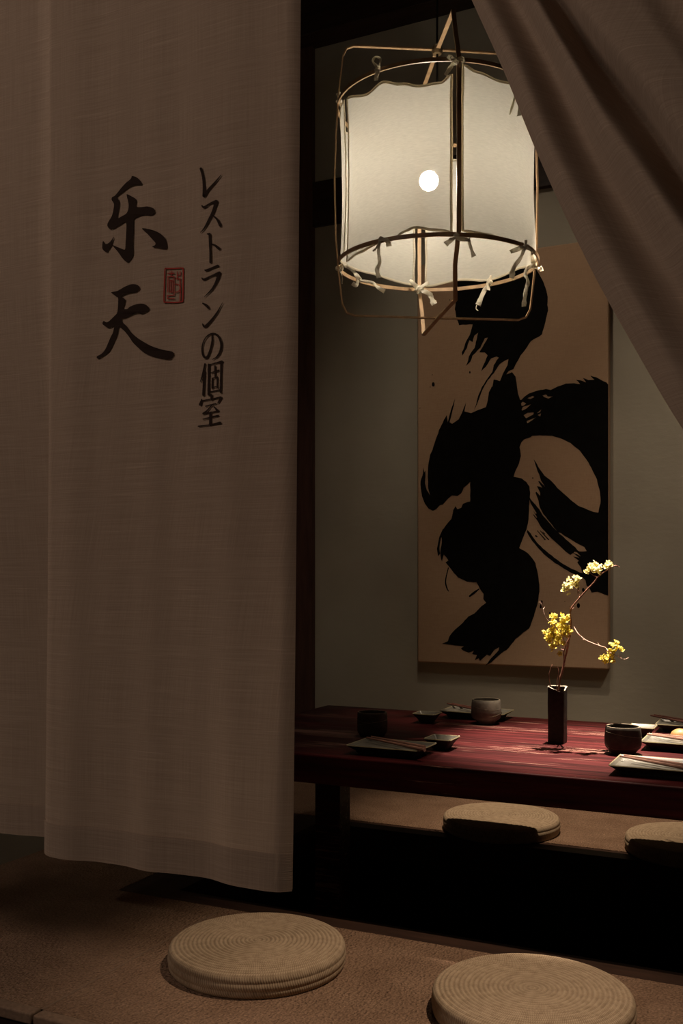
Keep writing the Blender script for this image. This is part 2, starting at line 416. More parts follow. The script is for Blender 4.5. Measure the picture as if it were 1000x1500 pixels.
def sheet(name, rows, mat, parent=None, offs=0.0):
    bm = bmesh.new(); uvl = bm.loops.layers.uv.new('UVMap')
    V = []; UV = []
    for row in rows:
        acc = 0.0; vr = []; ur = []
        for i, p in enumerate(row):
            p = Vector(p)
            if i: acc += (p-Vector(row[i-1])).length
            vr.append(bm.verts.new(p)); ur.append((acc, p.z))
        V.append(vr); UV.append(ur)
    for r in range(len(V)-1):
        for i in range(len(V[r])-1):
            f = bm.faces.new((V[r][i], V[r][i+1], V[r+1][i+1], V[r+1][i]))
            for lp, (a, b_) in zip(f.loops, ((r, i), (r, i+1), (r+1, i+1), (r+1, i))): lp[uvl].uv = UV[a][b_]
    me = bpy.data.meshes.new(name); bm.to_mesh(me); bm.free()
    for p in me.polygons: p.use_smooth = True
    me.materials.append(mat)
    o = bpy.data.objects.new(name, me); COL.objects.link(o)
    if parent is not None: o.parent = parent
    return o
ZHEM, ZROD = 0.330, 2.07
zs = [ZROD-(ZROD-ZHEM)*i/70 for i in range(71)]
noren = sheet('noren_curtain', [[(x, y, z) for x, y in curtain_path(z)] for z in zs], M_LINEN)
tag(noren, 'beige linen curtain printed with large black brush characters, hanging straight at the left', 'curtain')
zh = [ZHEM+0.062-0.064*i/6 for i in range(7)]
hem = sheet('hem', [[(x, y-0.0022, z) for x, y in curtain_path(z)] for z in zh], M_LINEN, noren)

def on_noren(px, py, off=0.0022):
    Y = YC
    for _ in range(4):
        p = at_y(px, py, Y); Y = yfront(p.x, p.z)
    p = at_y(px, py, Y-off)
    return Vector((p.x, Y-off, p.z))
def fill(bm, pts, holes, fn):
    """flat inked shape: outline (with holes) in photograph rows and columns, laid on the surface fn"""
    loops = [[Vector((x, y, 0)) for x, y in pts]]+[[Vector((x, y, 0)) for x, y in h] for h in holes]
    allp = [p for l in loops for p in l]
    vs = [bm.verts.new(fn(p.x, p.y)) for p in allp]
    for t in tessellate_polygon(loops):
        try: bm.faces.new([vs[i] for i in t])
        except ValueError: pass
def stroke_outline(pts, sub=6):
    L = smooth_line([(x, y, w) for x, y, w in pts], sub)
    left, right = [], []
    for i, p in enumerate(L):
        a, b_ = L[max(i-1, 0)], L[min(i+1, len(L)-1)]
        t = Vector((b_.x-a.x, b_.y-a.y)); t = t.normalized() if t.length > 1e-6 else Vector((1, 0))
        n = Vector((-t.y, t.x))*max(p.z, 1.0)*0.5
        left.append((p.x+n.x, p.y+n.y)); right.append((p.x-n.x, p.y-n.y))
    return left, right
def brush(bm, pts, cx, cy, k, fn, sub=6, cap=True):
    l, r = stroke_outline(pts, sub)
    vl = [bm.verts.new(fn(cx+x*k, cy+y*k)) for x, y in l]; vr = [bm.verts.new(fn(cx+x*k, cy+y*k)) for x, y in r]
    for i in range(len(l)-1):
        try: bm.faces.new((vl[i], vl[i+1], vr[i+1], vr[i]))
        except ValueError: pass
    if cap:                                              # rounded brush ends
        for (x, y, w) in (pts[0], pts[-1]):
            if w < 12: continue
            ring = [bm.verts.new(fn(cx+(x+math.cos(a)*w/2)*k, cy+(y+math.sin(a)*w/2)*k)+Vector((0, -0.0001, 0))) for a in [i*math.pi/5 for i in range(10)]]
            bm.faces.new(ring)
def densify(pts, step=3.0):
    out = []
    for (x0, y0), (x1, y1) in zip(pts, pts[1:]+pts[:1]):
        n = max(1, int(math.hypot(x1-x0, y1-y0)/step))
        out += [(x0+(x1-x0)*i/n, y0+(y1-y0)*i/n) for i in range(n)]
    return out
def soft(pts, n=3):
    return [(p.x, p.y) for p in smooth_line([(x, y, 0) for x, y in pts], n, closed=True)]
def big_char(name, polys, cx, cy, k):
    bm = bmesh.new()
    for P in polys: fill(bm, soft([(cx+x*k, cy+y*k) for x, y in P]), [], on_noren)
    return link(name, bm, M_PRINT, noren, smooth=False)
JOY = [[(450,92),(490,100),(530,130),(555,180),(500,185),(440,200),(390,230),(340,270),(295,305),(315,350),(318,400),(305,470),(300,535),(340,515),(390,485),(412,440),(415,380),(395,290),(410,285),(450,305),(490,330),(498,360),(490,395),(510,415),(560,415),(610,410),(670,425),(693,455),(680,485),(645,503),(590,498),(530,510),(480,535),(468,560),(468,680),(462,800),(462,910),(440,960),(410,993),(385,985),(350,950),(300,880),(245,815),(290,830),(350,855),(378,858),(385,780),(390,700),(388,570),(330,600),(280,630),(235,650),(205,635),(193,600),(210,560),(240,510),(258,440),(262,380),(240,345),(242,315),(275,295),(320,240),(380,170),(440,120)],
 [(148,770),(170,800),(195,800),(230,770),(262,725),(250,770),(240,810),(210,860),(190,888),(160,875),(140,845)],
 [(555,640),(620,645),(690,665),(750,695),(795,740),(812,790),(812,850),(760,850),(700,840),(660,833),(690,815),(695,790),(660,750),(610,695)]]
SKY = [[(235,165),(300,150),(370,110),(440,82),(490,82),(525,100),(532,130),(500,160),(450,170),(400,180),(345,207),(380,240),(370,290),(360,335),(400,340),(440,310),(520,285),(580,288),(620,315),(632,350),(600,372),(550,392),(510,380),(450,402),(380,435),(345,440),(350,475),(400,525),(440,580),(500,635),(560,675),(630,715),(700,745),(790,770),(870,785),(890,815),(870,850),(840,868),(780,860),(700,845),(620,820),(560,785),(510,740),(460,690),(420,630),(380,580),(330,535),(310,535),(295,610),(260,690),(220,770),(180,810),(120,850),(88,858),(85,835),(130,810),(170,765),(200,700),(225,640),(255,580),(262,520),(235,530),(205,540),(170,520),(142,495),(155,465),(190,480),(230,450),(270,410),(295,380),(305,310),(305,220),(280,205),(255,185)]]
big_char('printed_character', JOY, 130, 245, 0.14)['label'] = 'upper large black brush character'
big_char('printed_character', SKY, 130, 405, 0.14)['label'] = 'lower large black brush character'
SMALL1 = [  # re su to ra
 [[(172,122,26),(193,200,24),(204,300,26),(205,405,34)], [(205,405,34),(260,330,22),(320,265,18),(385,185,6)],
  ],
 [[(180,502,10),(205,525,24),(270,485,16),(330,465,34)], [(335,465,34),(300,570,30),(260,650,24),(210,740,16),(165,790,5)], [(295,610,12),(340,650,22),(375,715,30)]],
 [[(240,805,14),(262,806,26)], [(264,808,26),(267,900,24),(271,1000,22),(272,1100,24)], [(270,905,10),(320,925,22),(362,958,30)]],
 [[(210,1178,10),(230,1185,22),(290,1160,18),(348,1137,24)], [(180,1262,10),(205,1280,22),(280,1245,16),(365,1215,36)], [(365,1215,34),(340,1290,28),(290,1380,18),(205,1465,5)]]]
SMALL2 = [  # n no ko shitsu
 [[(192,102,14),(230,125,28),(252,152,22)], [(190,318,12),(215,345,26),(280,280,22),(340,200,16),(398,95,5)]],
 [[(290,435,14),(290,500,20),(270,590,20),(242,658,22),(215,670,24),(190,630,20),(185,560,14),(205,490,12),(250,435,14),(310,420,20),(360,455,24),(385,530,24),(375,600,22),(340,660,16),(290,690,6)]],
 [[(215,735,16),(190,850,18),(165,925,6)], [(208,815,26),(202,950,22),(197,1060,24)], [(255,745,26),(254,900,22),(252,1055,24)], [(250,748,12),(320,728,12),(392,712,26)], [(385,715,24),(382,870,20),(378,1030,22)], [(260,1030,12),(380,1005,12)], [(275,830,10),(360,803,16)], [(320,758,18),(322,868,18)], [(292,888,16),(290,990,16)], [(290,888,10),(345,872,12)], [(343,872,16),(343,985,16)], [(290,985,10),(343,970,10)]],
 [[(282,1062,24),(285,1108,24)], [(182,1108,14),(165,1160,28)], [(180,1122,12),(280,1105,12),(380,1085,22)], [(382,1092,22),(350,1145,12)], [(215,1180,10),(330,1150,12)], [(285,1170,12),(235,1225,14),(198,1255,22)], [(198,1255,18),(290,1240,12),(345,1230,18)], [(310,1185,12),(348,1226,26)], [(190,1315,10),(355,1275,16)], [(272,1252,24),(270,1372,26)], [(145,1388,12),(260,1375,12),(372,1352,26)]]]
for chars, oy in ((SMALL1, 230), (SMALL2, 430)):
    for ch in chars:
        bm = bmesh.new()
        for s in ch: brush(bm, s, 270, oy, 0.14, on_noren)
        link('printed_letter', bm, M_PRINT, noren, smooth=False)['label'] = 'small dark letter of the vertical line of writing'
bm = bmesh.new()
for s in ([(300,222,44),(500,220,44),(690,210,44),(718,250,40),(716,600,44),(708,980,46),(680,1030,40),(500,1050,44),(300,1040,44),(250,1010,40),(262,600,44),(275,250,40),(300,222,44)],
          [(640,470,34),(648,740,34),(642,1020,34)], [(345,342,30),(500,342,30)], [(430,285,30),(430,420,30)], [(395,290,18),(395,340,18)], [(465,290,18),(465,340,18)], [(340,420,36),(500,420,36)],
          [(350,420,30),(345,800,30)], [(496,420,30),(498,865,30)], [(330,880,32),(495,875,32)], [(338,880,30),(338,960,30)], [(335,958,32),(505,958,32)],
          [(400,500,28),(398,800,28)], [(450,500,28),(452,800,28)], [(395,515,30),(455,515,30)], [(395,795,34),(455,795,34)],
          [(575,300,30),(575,470,30)], [(648,300,30),(645,385,30)], [(580,385,30),(650,385,30)], [(545,478,34),(650,475,34)], [(530,605,34),(600,615,32),(645,670,32),(640,740,32),(590,790,32),(530,800,34)]):
    brush(bm, [(x, y, w*0.74) for x, y, w in s], 225, 380, 0.06, on_noren, 5)
link('printed_seal', bm, M_SEAL, noren, smooth=False)['label'] = 'red rectangular seal mark'

# the second curtain, drawn aside to the right: pleats run from the rod down to the tie beyond the frame
XZ = lambda x, y: (lambda p: Vector((p.x, p.z)))(at_y(x, y, YC))
RAYS = [  # (distance across the cloth, pleat depth towards the room, the line it follows)
 (0.00, 0.012, [(648,-95),(690,0),(735,100),(790,235),(860,385),(940,530),(1000,630),(1075,735),(1160,830)]),
 (0.10, -0.030, [(668,-95),(712,0),(762,100),(815,225),(885,360),(965,500),(1020,590),(1090,690),(1165,790)]),
 (0.24, 0.026, [(700,-95),(752,0),(806,100),(862,215),(925,320),(985,410),(1040,480),(1105,570),(1172,690)]),
 (0.36, -0.038, [(735,-95),(785,0),(840,95),(890,180),(945,260),(1000,340),(1050,405),(1110,490),(1178,620)]),
 (0.47, 0.085, [(775,-95),(824,0),(856,50),(898,105),(940,158),(1000,247),(1055,325),(1118,430),(1182,570)]),
 (0.53, -0.034, [(800,-95),(846,0),(880,50),(915,95),(955,145),(1010,220),(1065,295),(1125,400),(1186,545)]),
 (0.70, -0.030, [(880,-95),(925,0),(955,50),(985,90),(1015,130),(1060,190),(1100,250),(1145,340),(1195,500)]),
 (0.84, 0.018, [(960,-95),(995,0),(1020,45),(1045,80),(1070,115),(1100,160),(1130,215),(1165,290),(1205,450)]),
 (1.00, -0.010, [(1120,-95),(1135,0),(1145,40),(1155,75),(1165,105),(1175,140),(1185,185),(1200,250),(1220,400)])]
ROD_X = (-0.605, -0.565, -0.515, -0.455, -0.395, -0.355, -0.235, -0.125, -0.01)
NB = 96
def ray_line(r):
    """rod, the line across the doorway, the tie at the doorpost, the loose tail below it"""
    q = r/(len(RAYS)-1)
    L = [Vector((ROD_X[r], ZROD))]+[XZ(x, y) for x, y in RAYS[r][2][:8]]
    if r > 5: L[-1] = L[-2].lerp(Vector((0.0, 1.03)), 0.5)
    return L+[Vector((-0.004+0.012*q, 0.925+0.085*q)), Vector((-0.085+0.10*q, 0.70)), Vector((-0.11+0.13*q, 0.34))]
LINES = [ray_line(r) for r in range(len(RAYS))]
def ray_pt(r, f):
    L = LINES[r]; i = min(int(f), len(L)-2); k = f-i
    g = lambda j: L[max(0, min(len(L)-1, j))]
    p0, p1, p2, p3 = g(i-1), g(i), g(i+1), g(i+2)
    return 0.5*((2*p1)+(p2-p0)*k+(2*p0-5*p1+4*p2-p3)*k*k+(3*p1-p0-3*p2+p3)*k**3)
rows = []
for j in range(NB+1):
    f = j/NB*(len(LINES[0])-1); row = []
    t = max(0.0, min(1.0, (f-1)/8))
    s = 0.55+0.45*math.sin(min(1, t*1.3)*math.pi*0.6)
    if f > 8: s *= max(0.3, 1-(f-8)*0.7) if f <= 9 else min(0.6, 0.3+0.3*(f-9))
    if f < 0.25: s *= f/0.25
    base = [Vector((*ray_pt(r, f), RAYS[r][1])) for r in range(len(RAYS))]
    for p in smooth_line(base, 14):
        row.append((min(p.x, 0.03), YC+p.z*s, p.y))
    rows.append(row)
swept = sheet('drawn_curtain', rows, M_LINEN2)
tag(swept, 'plain beige linen curtain drawn aside in diagonal folds at the upper right', 'curtain')
m = swept.modifiers.new('smooth', 'SUBSURF'); m.levels = 1; m.render_levels = 1
bm = bmesh.new()
strip(bm, smooth_line([(0.006+0.034*math.cos(a), YC+0.034*math.sin(a), 0.966) for a in [i*math.pi/6 for i in range(12)]], 3, closed=True), Vector((0, 0, 1)), 0.05, 0.003, closed=True)
link('tie_band', bm, M_LINEN2, swept)
bm = bmesh.new(); tube(bm, [(XL+0.001, YC, ZROD+0.014), (0.034, YC, ZROD+0.014)], 0.013, 12)
tag(link('curtain_rod', bm, M_BEAM), 'dark wooden rod carrying both linen curtains across the doorway', 'curtain rod')

# ------------------------------------------------------------------ the painting
YP = YW-0.042
p0, p1 = at_y(611, 970, YP), at_y(891, 983, YP)
ztop = at_y(800, 361, YP).z
pt = empty('calligraphy_painting', (p0.x, YW-0.001, p0.z))
tag(pt, 'tall tan canvas with huge black ink brushstrokes hanging on the plaster wall', 'painting')
bm = bmesh.new(); box(bm, 0, p1.x-p0.x, -0.042, 0, 0, ztop-p0.z)
link('canvas', bm, M_CANVAS, pt, bevel=0.006)
def on_canvas(px, py):
    p = at_y(px, py, YP-0.0008)
    return Vector((min(p.x, p1.x-0.001)-p0.x, -0.0428, p.z-p0.z))
random.seed(4)
def rough(pts, amp=0.9):
    out = []
    for i, (x, y) in enumerate(densify(pts, 4)):
        out.append((x+amp*noise.noise(Vector((x*0.35, y*0.35, 3.1))), y+amp*noise.noise(Vector((x*0.35, y*0.35, 9.7)))))
    return out
def cv(P, cx, cy, k): return [(cx+x*k, cy+y*k) for x, y in P]
TOP = cv([(340,20),(420,-50),(560,-80),(700,-60),(800,0),(850,80),(890,150),(915,230),(920,340),(900,430),(880,500),(840,525),(805,545),(770,600),(740,640),(715,680),(690,730),(660,745),(640,770),(600,812),(620,760),(650,705),(655,665),(625,678),(600,695),(570,742),(520,805),(480,875),(465,925),(428,1005),(455,910),(480,850),(520,790),(550,750),(560,705),(590,655),(580,645),(540,662),(505,715),(475,745),(492,700),(520,640),(500,620),(465,620),(485,580),(520,520),(500,525),(470,590),(420,640),(405,680),(375,710),(400,630),(432,590),(455,490),(430,505),(420,550),(397,540),(380,590),(350,642),(347,620),(370,560),(400,500),(420,432),(330,436),(310,390),(300,330),(310,260),(312,120)], 600, 380, 0.22)
BODY = [(741,549),(749.6,545.4),(755,551.6),(757.3,567),(758.4,576),(762,587),(764,605),(770,612),(778,640),(764.7,644.6),(761,655),(763,668),(760,679),(755.7,688),(752,698.6),(756.6,699.5),(764,701),(771,706),(775.5,713),(776.5,722),(775.5,733),(775,741.6),(774,762),(771.5,775.6),(765.5,789),(760.4,803),(769,807),(777.4,814.7),(784,825),(787.6,840),(790,856),(790,867),(787,886),(781.7,902.7),(775,920.6),(766,927),(755,936),(745,949),(734,957),(719.7,970),(711,975),(717.6,965.7),(730,953),(731,948),(724,952),(717.6,960.5),(713,959),(703,968),(701,964),(695.5,966.8),(698.7,959.4),(691,958),(694.5,953),(686,956),(677.7,953),(674.6,950),(679.8,946.8),(661,944.7),(647,943),(655.6,939.5),(657.8,932),(667,921.6),(677.7,912),(686,902.7),(694.5,898.5),(705,888),(712,882.8),(708,877.5),(708,870),(703,862.8),(697.7,853),(684,852),(671,846),(665,839.7),(657.8,830),(652.5,824),(656.7,820.8),(650,812),(647,823),(644.5,810),(647,795),(646,780),(652.5,770),(661,760),(664,747),(667,741),(670,746),(675.6,744),(677.7,738),(685,735),(688.6,735),(688.6,705.8),(684.6,709.4),(679,714),(675.6,723),(670,726.5),(662,725.6),(655.8,731),(648.6,739),(644,740),(638.7,746),(634,748),(628,745.4),(622.5,738),(618,727),(615.8,714.8),(616,704),(619,697),(619.8,684),(621.5,692),(623,689),(623.4,697),(622.5,707.6),(625,718),(629.7,725.6),(627,715),(626.6,686),(629.7,666),(633,659),(637.8,644.6),(643,630),(648.6,619),(654,608),(655.8,619),(660,601),(666.6,584),(662.5,603),(658.5,618.5),(662,621),(672,614),(677.4,601.4),(682.8,589.7),(680,603),(690,605),(700.8,600.5),(711.6,596),(715,583),(716,574.4),(720.6,565.4),(721,567),(723,556),(732,558)]
def P3(P): return cv(P, 740, 540, 0.17)
def P4(P): return cv(P, 740, 660, 0.17)
RIGHT = P3([(100,262),(135,270),(165,240),(200,215),(260,195),(300,185),(350,175),(390,185),(450,155),(520,130),(590,125),(645,132),(608,95),(650,100),(695,118),(668,80),(715,98),(765,97),(730,60),(780,75),(840,105),(895,135)]) \
 + P4([(895,300),(895,700),(895,1250),(850,1240),(795,1215),(745,1225),(720,1180),(700,1165),(690,1120),(675,1102),(660,1092),(580,1060),(510,1020),(430,970),(350,910),(290,850),(230,780),(200,730),(185,700),(190,682),(215,712),(270,790),(340,858),(420,920),(500,978),(580,1023),(665,1058),(650,1010),(620,965),(632,948),(585,915),(640,925),(580,880),(530,850),(500,810),(590,880),(650,912),(640,900),(600,860),(570,830),(640,868),(700,868),(680,830),(600,790),(545,755),(480,715),(455,705),(385,620),(330,550),(296,490),(285,430),(258,365),(268,355),(300,390),(300,365),(272,305),(290,310),(318,320),(284,262),(298,265),(345,318),(310,260),(290,210),(268,150),(243,75),(258,95),(300,165),(335,215),(400,265),(445,320),(500,370),(560,420),(620,470),(700,505),(760,530),(800,533),(812,480),(822,430),(815,360),(790,250),(740,150),(700,80),(640,0)]) \
 + P3([(560,640),(480,602),(400,580),(300,575),(230,580),(160,610),(128,650),(100,600)])
HOLES = [P3(h) for h in ([(140,355),(150,330),(220,308),(180,345),(145,362)], [(145,410),(190,380),(245,378),(240,395),(170,432),(148,440)], [(145,468),(200,445),(265,420),(200,465),(160,490)], [(320,232),(350,222),(365,240),(410,240),(370,258),(335,245)], [(270,385),(310,350),(300,375)], [(278,400),(308,385),(300,412)], [(135,300),(150,285),(180,300),(160,318),(140,322)], [(190,255),(235,235),(250,245),(215,262)])]
SECOND = P4([(205,400),(225,430),(245,450),(292,505),(325,560),(375,620),(440,690),(470,720),(500,742),(560,800),(600,830),(640,880),(600,870),(560,900),(520,870),(480,830),(400,760),(345,700),(305,655),(280,610),(243,560),(240,545),(268,580),(275,575),(238,520),(262,545),(270,540),(240,490),(215,450)])
bm = bmesh.new()
fill(bm, rough(TOP), [], on_canvas)
fill(bm, rough(BODY, 0.7), [], lambda x, y: on_canvas(x, y)-Vector((0, 0.0004, 0)))
fill(bm, rough(RIGHT, 0.7), HOLES, on_canvas)
fill(bm, rough(SECOND, 0.6), [], lambda x, y: on_canvas(x, y)-Vector((0, 0.0004, 0)))
fill(bm, rough(cv([(232,258),(205,320),(190,400),(198,452),(212,435),(207,390),(217,330),(236,275)], 600, 720, 0.21), 0.3), [], on_canvas)
for s in ([(270,530,7),(250,620,9),(258,670,10),(272,697,5)], [(485,678,6),(450,705,16),(418,730,12)], [(925,760,4),(915,800,16),(910,815,4)], [(975,845,10),(985,862,12)]):
    brush(bm, s, 600, 720, 0.21, on_canvas)
for s in ([(275,690,6),(345,770,10)], [(300,690,6),(375,770,10)], [(320,700,5),(340,720,8)], [(262,735,14),(272,742,12)], [(235,232,10),(237,242,10)], [(670,1195,18),(682,1215,22)], [(632,1160,5),(625,1240,6)]):
    brush(bm, s, 740, 660, 0.17, on_canvas)
for (x, y, r) in ((634.5, 563, 2.6), (633, 549, 0.7), (688, 545.5, 1.4), (658.5, 439.5, 0.8), (847, 887, 3.0), (854, 864, 2.4), (805, 898, 1.3), (793, 882, 2.2), (615, 598, 0.6), (630, 567, 0.7), (827, 881, 0.6)):
    bm.faces.new([bm.verts.new(on_canvas(x+r*math.cos(a)*0.8, y+r*math.sin(a)*1.25)) for a in [i*math.pi/6 for i in range(12)]])
link('brushwork', bm, M_INK, pt, smooth=False)['label'] = 'black ink brushstrokes'

# ------------------------------------------------------------------ pendant lamp
LC = at_depth(640, 845, 2.805); LC.z = 0.0
RR = 0.282; ROT = math.radians(5.6)
ZT, ZB, TILT = 2.18, 1.734, 0.0388
e1 = LAT*math.cos(ROT)+FWD*math.sin(ROT)            # towards the right of the lamp
e2 = FWD*math.cos(ROT)-LAT*math.sin(ROT)            # towards the wall
ZMID = 1.97
lamp = empty('pendant_lamp', LC+Vector((0, 0, ZMID)))
tag(lamp, 'glowing white gauze pendant lamp in a cane frame hanging over the table', 'lamp')
LO = LC+Vector((0, 0, ZMID))
def LP(a, r, z):                                       # angle from e1 towards e2
    d = e1*math.cos(a)+e2*math.sin(a)
    return LC+d*r+Vector((0, 0, z+TILT*r*math.sin(a)))-LO
for z in (ZT, ZB):
    bm = bmesh.new(); pts = [LP(2*math.pi*i/72, RR, z) for i in range(72)]
    strip(bm, pts, Vector((0, 0, 1)), 0.0105, 0.004, closed=True)
    link('ring', bm, M_CANE, lamp)['label'] = 'upper cane ring' if z == ZT else 'lower cane ring'
def loop_pts(prof, ax):
    return [LC+ax*r+Vector((0, 0, z))-LO for r, z in prof]
half = [(0.0, 2.344), (0.238, 2.342), (0.258, 2.334), (0.268, 2.312), (0.279, 2.22), (0.2875, 2.10), (0.2915, 1.96), (0.2885, 1.80), (0.282, 1.72), (0.275, 1.655), (0.270, 1.615), (0.258, 1.592), (0.236, 1.584), (0.0, 1.583)]
prof1 = half+[(-r, z) for r, z in half[::-1][1:-1]]
bm = bmesh.new(); strip(bm, loop_pts(prof1, e1), e2, 0.0085, 0.0045, closed=True)
link('frame_loop', bm, M_CANE, lamp)['label'] = 'rounded cane loop across the lamp'
half2 = [(0.0, 2.342), (0.199, 2.342), (0.245, 2.26), (0.286, 2.175), (0.288, 1.95), (0.286, 1.735), (0.240, 1.66), (0.19, 1.582), (0.0, 1.580)]
prof2 = half2+[(-r, z) for r, z in half2[::-1][1:-1]]
bm = bmesh.new(); L2 = loop_pts(prof2, e2)
for q, (r, z) in zip(L2, prof2):                        # the cane is bent a little out of true
    if z < 1.62 and abs(r) > 0.1: q += LAT*(0.011 if r < 0 else -0.004)
    elif z > 2.3 and r < -0.1: q += LAT*0.004
strip(bm, L2, e1, 0.0115, 0.0045, closed=True)
link('frame_loop', bm, M_CANE, lamp)['label'] = 'pointed cane loop from front to back'
bm = bmesh.new(); tube(bm, [LC+Vector((0, 0, ZC))-LO, LC+Vector((0, 0, 2.05))-LO], 0.0032, 8)
link('cord', bm, M_CORD, lamp)
bm = bmesh.new(); lathe(bm, [(0, 2.356), (0.013, 2.354), (0.016, 2.346), (0.016, 2.338), (0.012, 2.331), (0, 2.33)], 24); shift_mesh(bm, LC-LO)
link('cord_ring', bm, M_BRASS, lamp)
bm = bmesh.new(); lathe(bm, [(0, 2.062), (0.012, 2.06), (0.017, 2.05), (0.018, 2.005), (0.015, 1.998), (0, 1.998)], 24); shift_mesh(bm, LC-LO)
link('lamp_socket', bm, M_CORD, lamp)
bc = at_depth(628, 265, 2.805)
bm = bmesh.new(); bmesh.ops.create_uvsphere(bm, u_segments=24, v_segments=16, radius=0.027); shift_mesh(bm, Vector((bc.x, bc.y, bc.z))-LO)
link('bulb', bm, M_BULB, lamp)
bm = bmesh.new(); lathe(bm, [(0, 0.045), (0.045, 0.045), (0.05, 0.03), (0.05, 0), (0, 0)], 32); shift_mesh(bm, Vector((0, 0, ZC-0.045))+LC-LO)
link('ceiling_rose', bm, M_CORD, lamp)
D = math.radians
def panel(a0, a1, top, bot, label):
    bm = bmesh.new(); nu, nv = 40, 26; G = []
    for j in range(nv+1):
        v = j/nv; row = []
        for i in range(nu+1):
            t = i/nu; a = a0+(a1-a0)*t
            zt_ = ZT-lerp_list(top, t); zb_ = ZB+lerp_list(bot, t)
            r = RR-0.005-0.006*math.sin(v*math.pi)-0.004*math.sin(t*math.pi)
            r += 0.0018*noise.noise(Vector((t*6, v*2.2, a0)))
            aa = a+0.006*noise.noise(Vector((v*7, a0*3, 5 if t > 0.5 else 1)))*(abs(2*t-1)**6)
            row.append(LP(aa, r, zt_+(zb_-zt_)*v))
        G.append(row)
    V = [[bm.verts.new(p) for p in row] for row in G]
    for j in range(nv):
        for i in range(nu): bm.faces.new((V[j][i], V[j][i+1], V[j+1][i+1], V[j+1][i]))
    o = link('shade_panel', bm, M_SHADE, lamp, angle=180); o['label'] = label
    edge = G[0]+[r[-1] for r in G[1:]]+G[-1][::-1][1:]+[r[0] for r in G[::-1][1:-1]]
    bm = bmesh.new()
    out = [p-LC+LO for p in edge]
    n = len(edge); rings = []
    for k, p in enumerate(edge):                           # rolled hem round the border, about 8 mm wide
        q = p+LO-LC; radial = Vector((q.x, q.y, 0)).normalized()
        t = (edge[(k+1) % n]-edge[k-1]).normalized(); s = t.cross(radial).normalized()
        w = 0.0036+0.0008*noise.noise(Vector((k*0.5, a0, 0)))
        rings.append([bm.verts.new(p+s*w*math.cos(b_)+radial*0.0018*math.sin(b_)) for b_ in [i*math.pi/3 for i in range(6)]])
    for k in range(n):
        a, b_ = rings[k], rings[(k+1) % n]
        for i in range(6): bm.faces.new((a[i], a[(i+1)%6], b_[(i+1)%6], b_[i]))
    h = link('rolled_hem', bm, M_SHADE_HEM, o)
panel(D(-163), D(-93.5), [(0,.024),(.29,.046),(.44,.030),(.6,.047),(.76,.061),(.92,.057),(1,.036)], [(0,-.020),(.2,-.012),(.44,.0),(.535,.0),(.63,.016),(.71,.024),(.87,.014),(1,.008)], 'front left gauze panel with scalloped top')
panel(D(-87.5), D(-2.5), [(0,.010),(.09,.024),(.25,.034),(.5,.022),(.75,.036),(1,.018)], [(0,.012),(.14,.009),(.3,.005),(.43,.002),(.6,.012),(.75,.014),(1,.0)], 'front right gauze panel')
panel(D(2.5), D(86), [(0,.018),(.25,.05),(.5,.022),(.75,.05),(1,.016)], [(0,.012),(.2,.022),(.48,.012),(.75,.026),(1,.010)], 'rear right gauze panel')
panel(D(94), D(192), [(0,.016),(.25,.05),(.5,.022),(.75,.05),(1,.018)], [(0,.014),(.3,.030),(.6,.026),(.85,.012),(1,.010)], 'rear left gauze panel')
def tie(px, py, d, strips, kr=0.009, seed=0):
    bm = bmesh.new(); K = at_depth(px, py, d)-LO
    bmesh.ops.create_icosphere(bm, subdivisions=3, radius=kr)
    for v in bm.verts: v.co += v.co.normalized()*(noise.noise(v.co*160+Vector((seed, 0, 0)))*kr*0.5)
    shift_mesh(bm, K)
    for pts, w in strips:
        L = smooth_line([at_depth(x, y, d-0.004-0.004*(i % 2))-LO for i, (x, y) in enumerate(pts)], 6)
        rings = []
        for i, p in enumerate(L):
            f = i/(len(L)-1); ww = w*(0.75+0.5*f if w > 0.009 else 1.0-0.4*f)*(1+0.25*noise.noise(Vector((i*0.7, seed, 2))))
            t = (L[min(i+1, len(L)-1)]-L[max(i-1, 0)]).normalized()
            tw = math.sin(i*0.5+seed)*0.7
            s = (t.cross(FWD).normalized()*math.cos(tw)+FWD*math.sin(tw)); nn = t.cross(s).normalized()
            rings.append([bm.verts.new(p+s*ww/2*a+nn*b_) for a, b_ in ((-1, 0.0005), (0, 0.0022), (1, 0.0005), (1, -0.0007), (0, 0.0008), (-1, -0.0007))])
        for a, b_ in zip(rings, rings[1:]):
            for i in range(6): bm.faces.new((a[i], a[(i+1)%6], b_[(i+1)%6], b_[i]))
        bm.faces.new(rings[0][::-1]); bm.faces.new(rings[-1])
    return link('fabric_tie', bm, M_TIE, lamp)
tie(557, 350, 2.568, [([(557,351),(566,352),(570,361)], .012), ([(557,352),(552,362),(546,368)], .008), ([(556,355),(554,368),(556,385),(552,395),(555,407)], .010)], .007, 1)
tie(552, 103, 2.568, [([(550,118),(552,108),(553,98)], .013), ([(553,98),(546,90),(550,83),(557,87),(555,97)], .008)], .006, 2)
tie(667, 90, 2.518, [([(652,110),(658,101),(664,92)], .011), ([(667,88),(660,83),(657,87)], .012), ([(668,88),(676,86),(680,92)], .012)], .009, 3)
tie(668, 345, 2.515, [([(667,348),(660,352),(652,358)], .012), ([(669,349),(683,351),(688,352)], .013), ([(686,352),(689,362),(694,376)], .010)], .007, 4)
tie(769, 362, 2.60, [([(770,352),(770,360)], .009), ([(769,362),(760,364),(747,369)], .012), ([(768,363),(762,378),(752,392),(749,408)], .012), ([(771,363),(778,367),(781,372)], .010)], .007, 5)
tie(781, 389, 2.78, [([(778,372),(781,382),(782,389)], .013), ([(781,389),(790,394),(794,393)], .013), ([(779,390),(772,393),(769,402),(773,412),(770,425),(768,440),(767,449)], .011)], .009, 6)
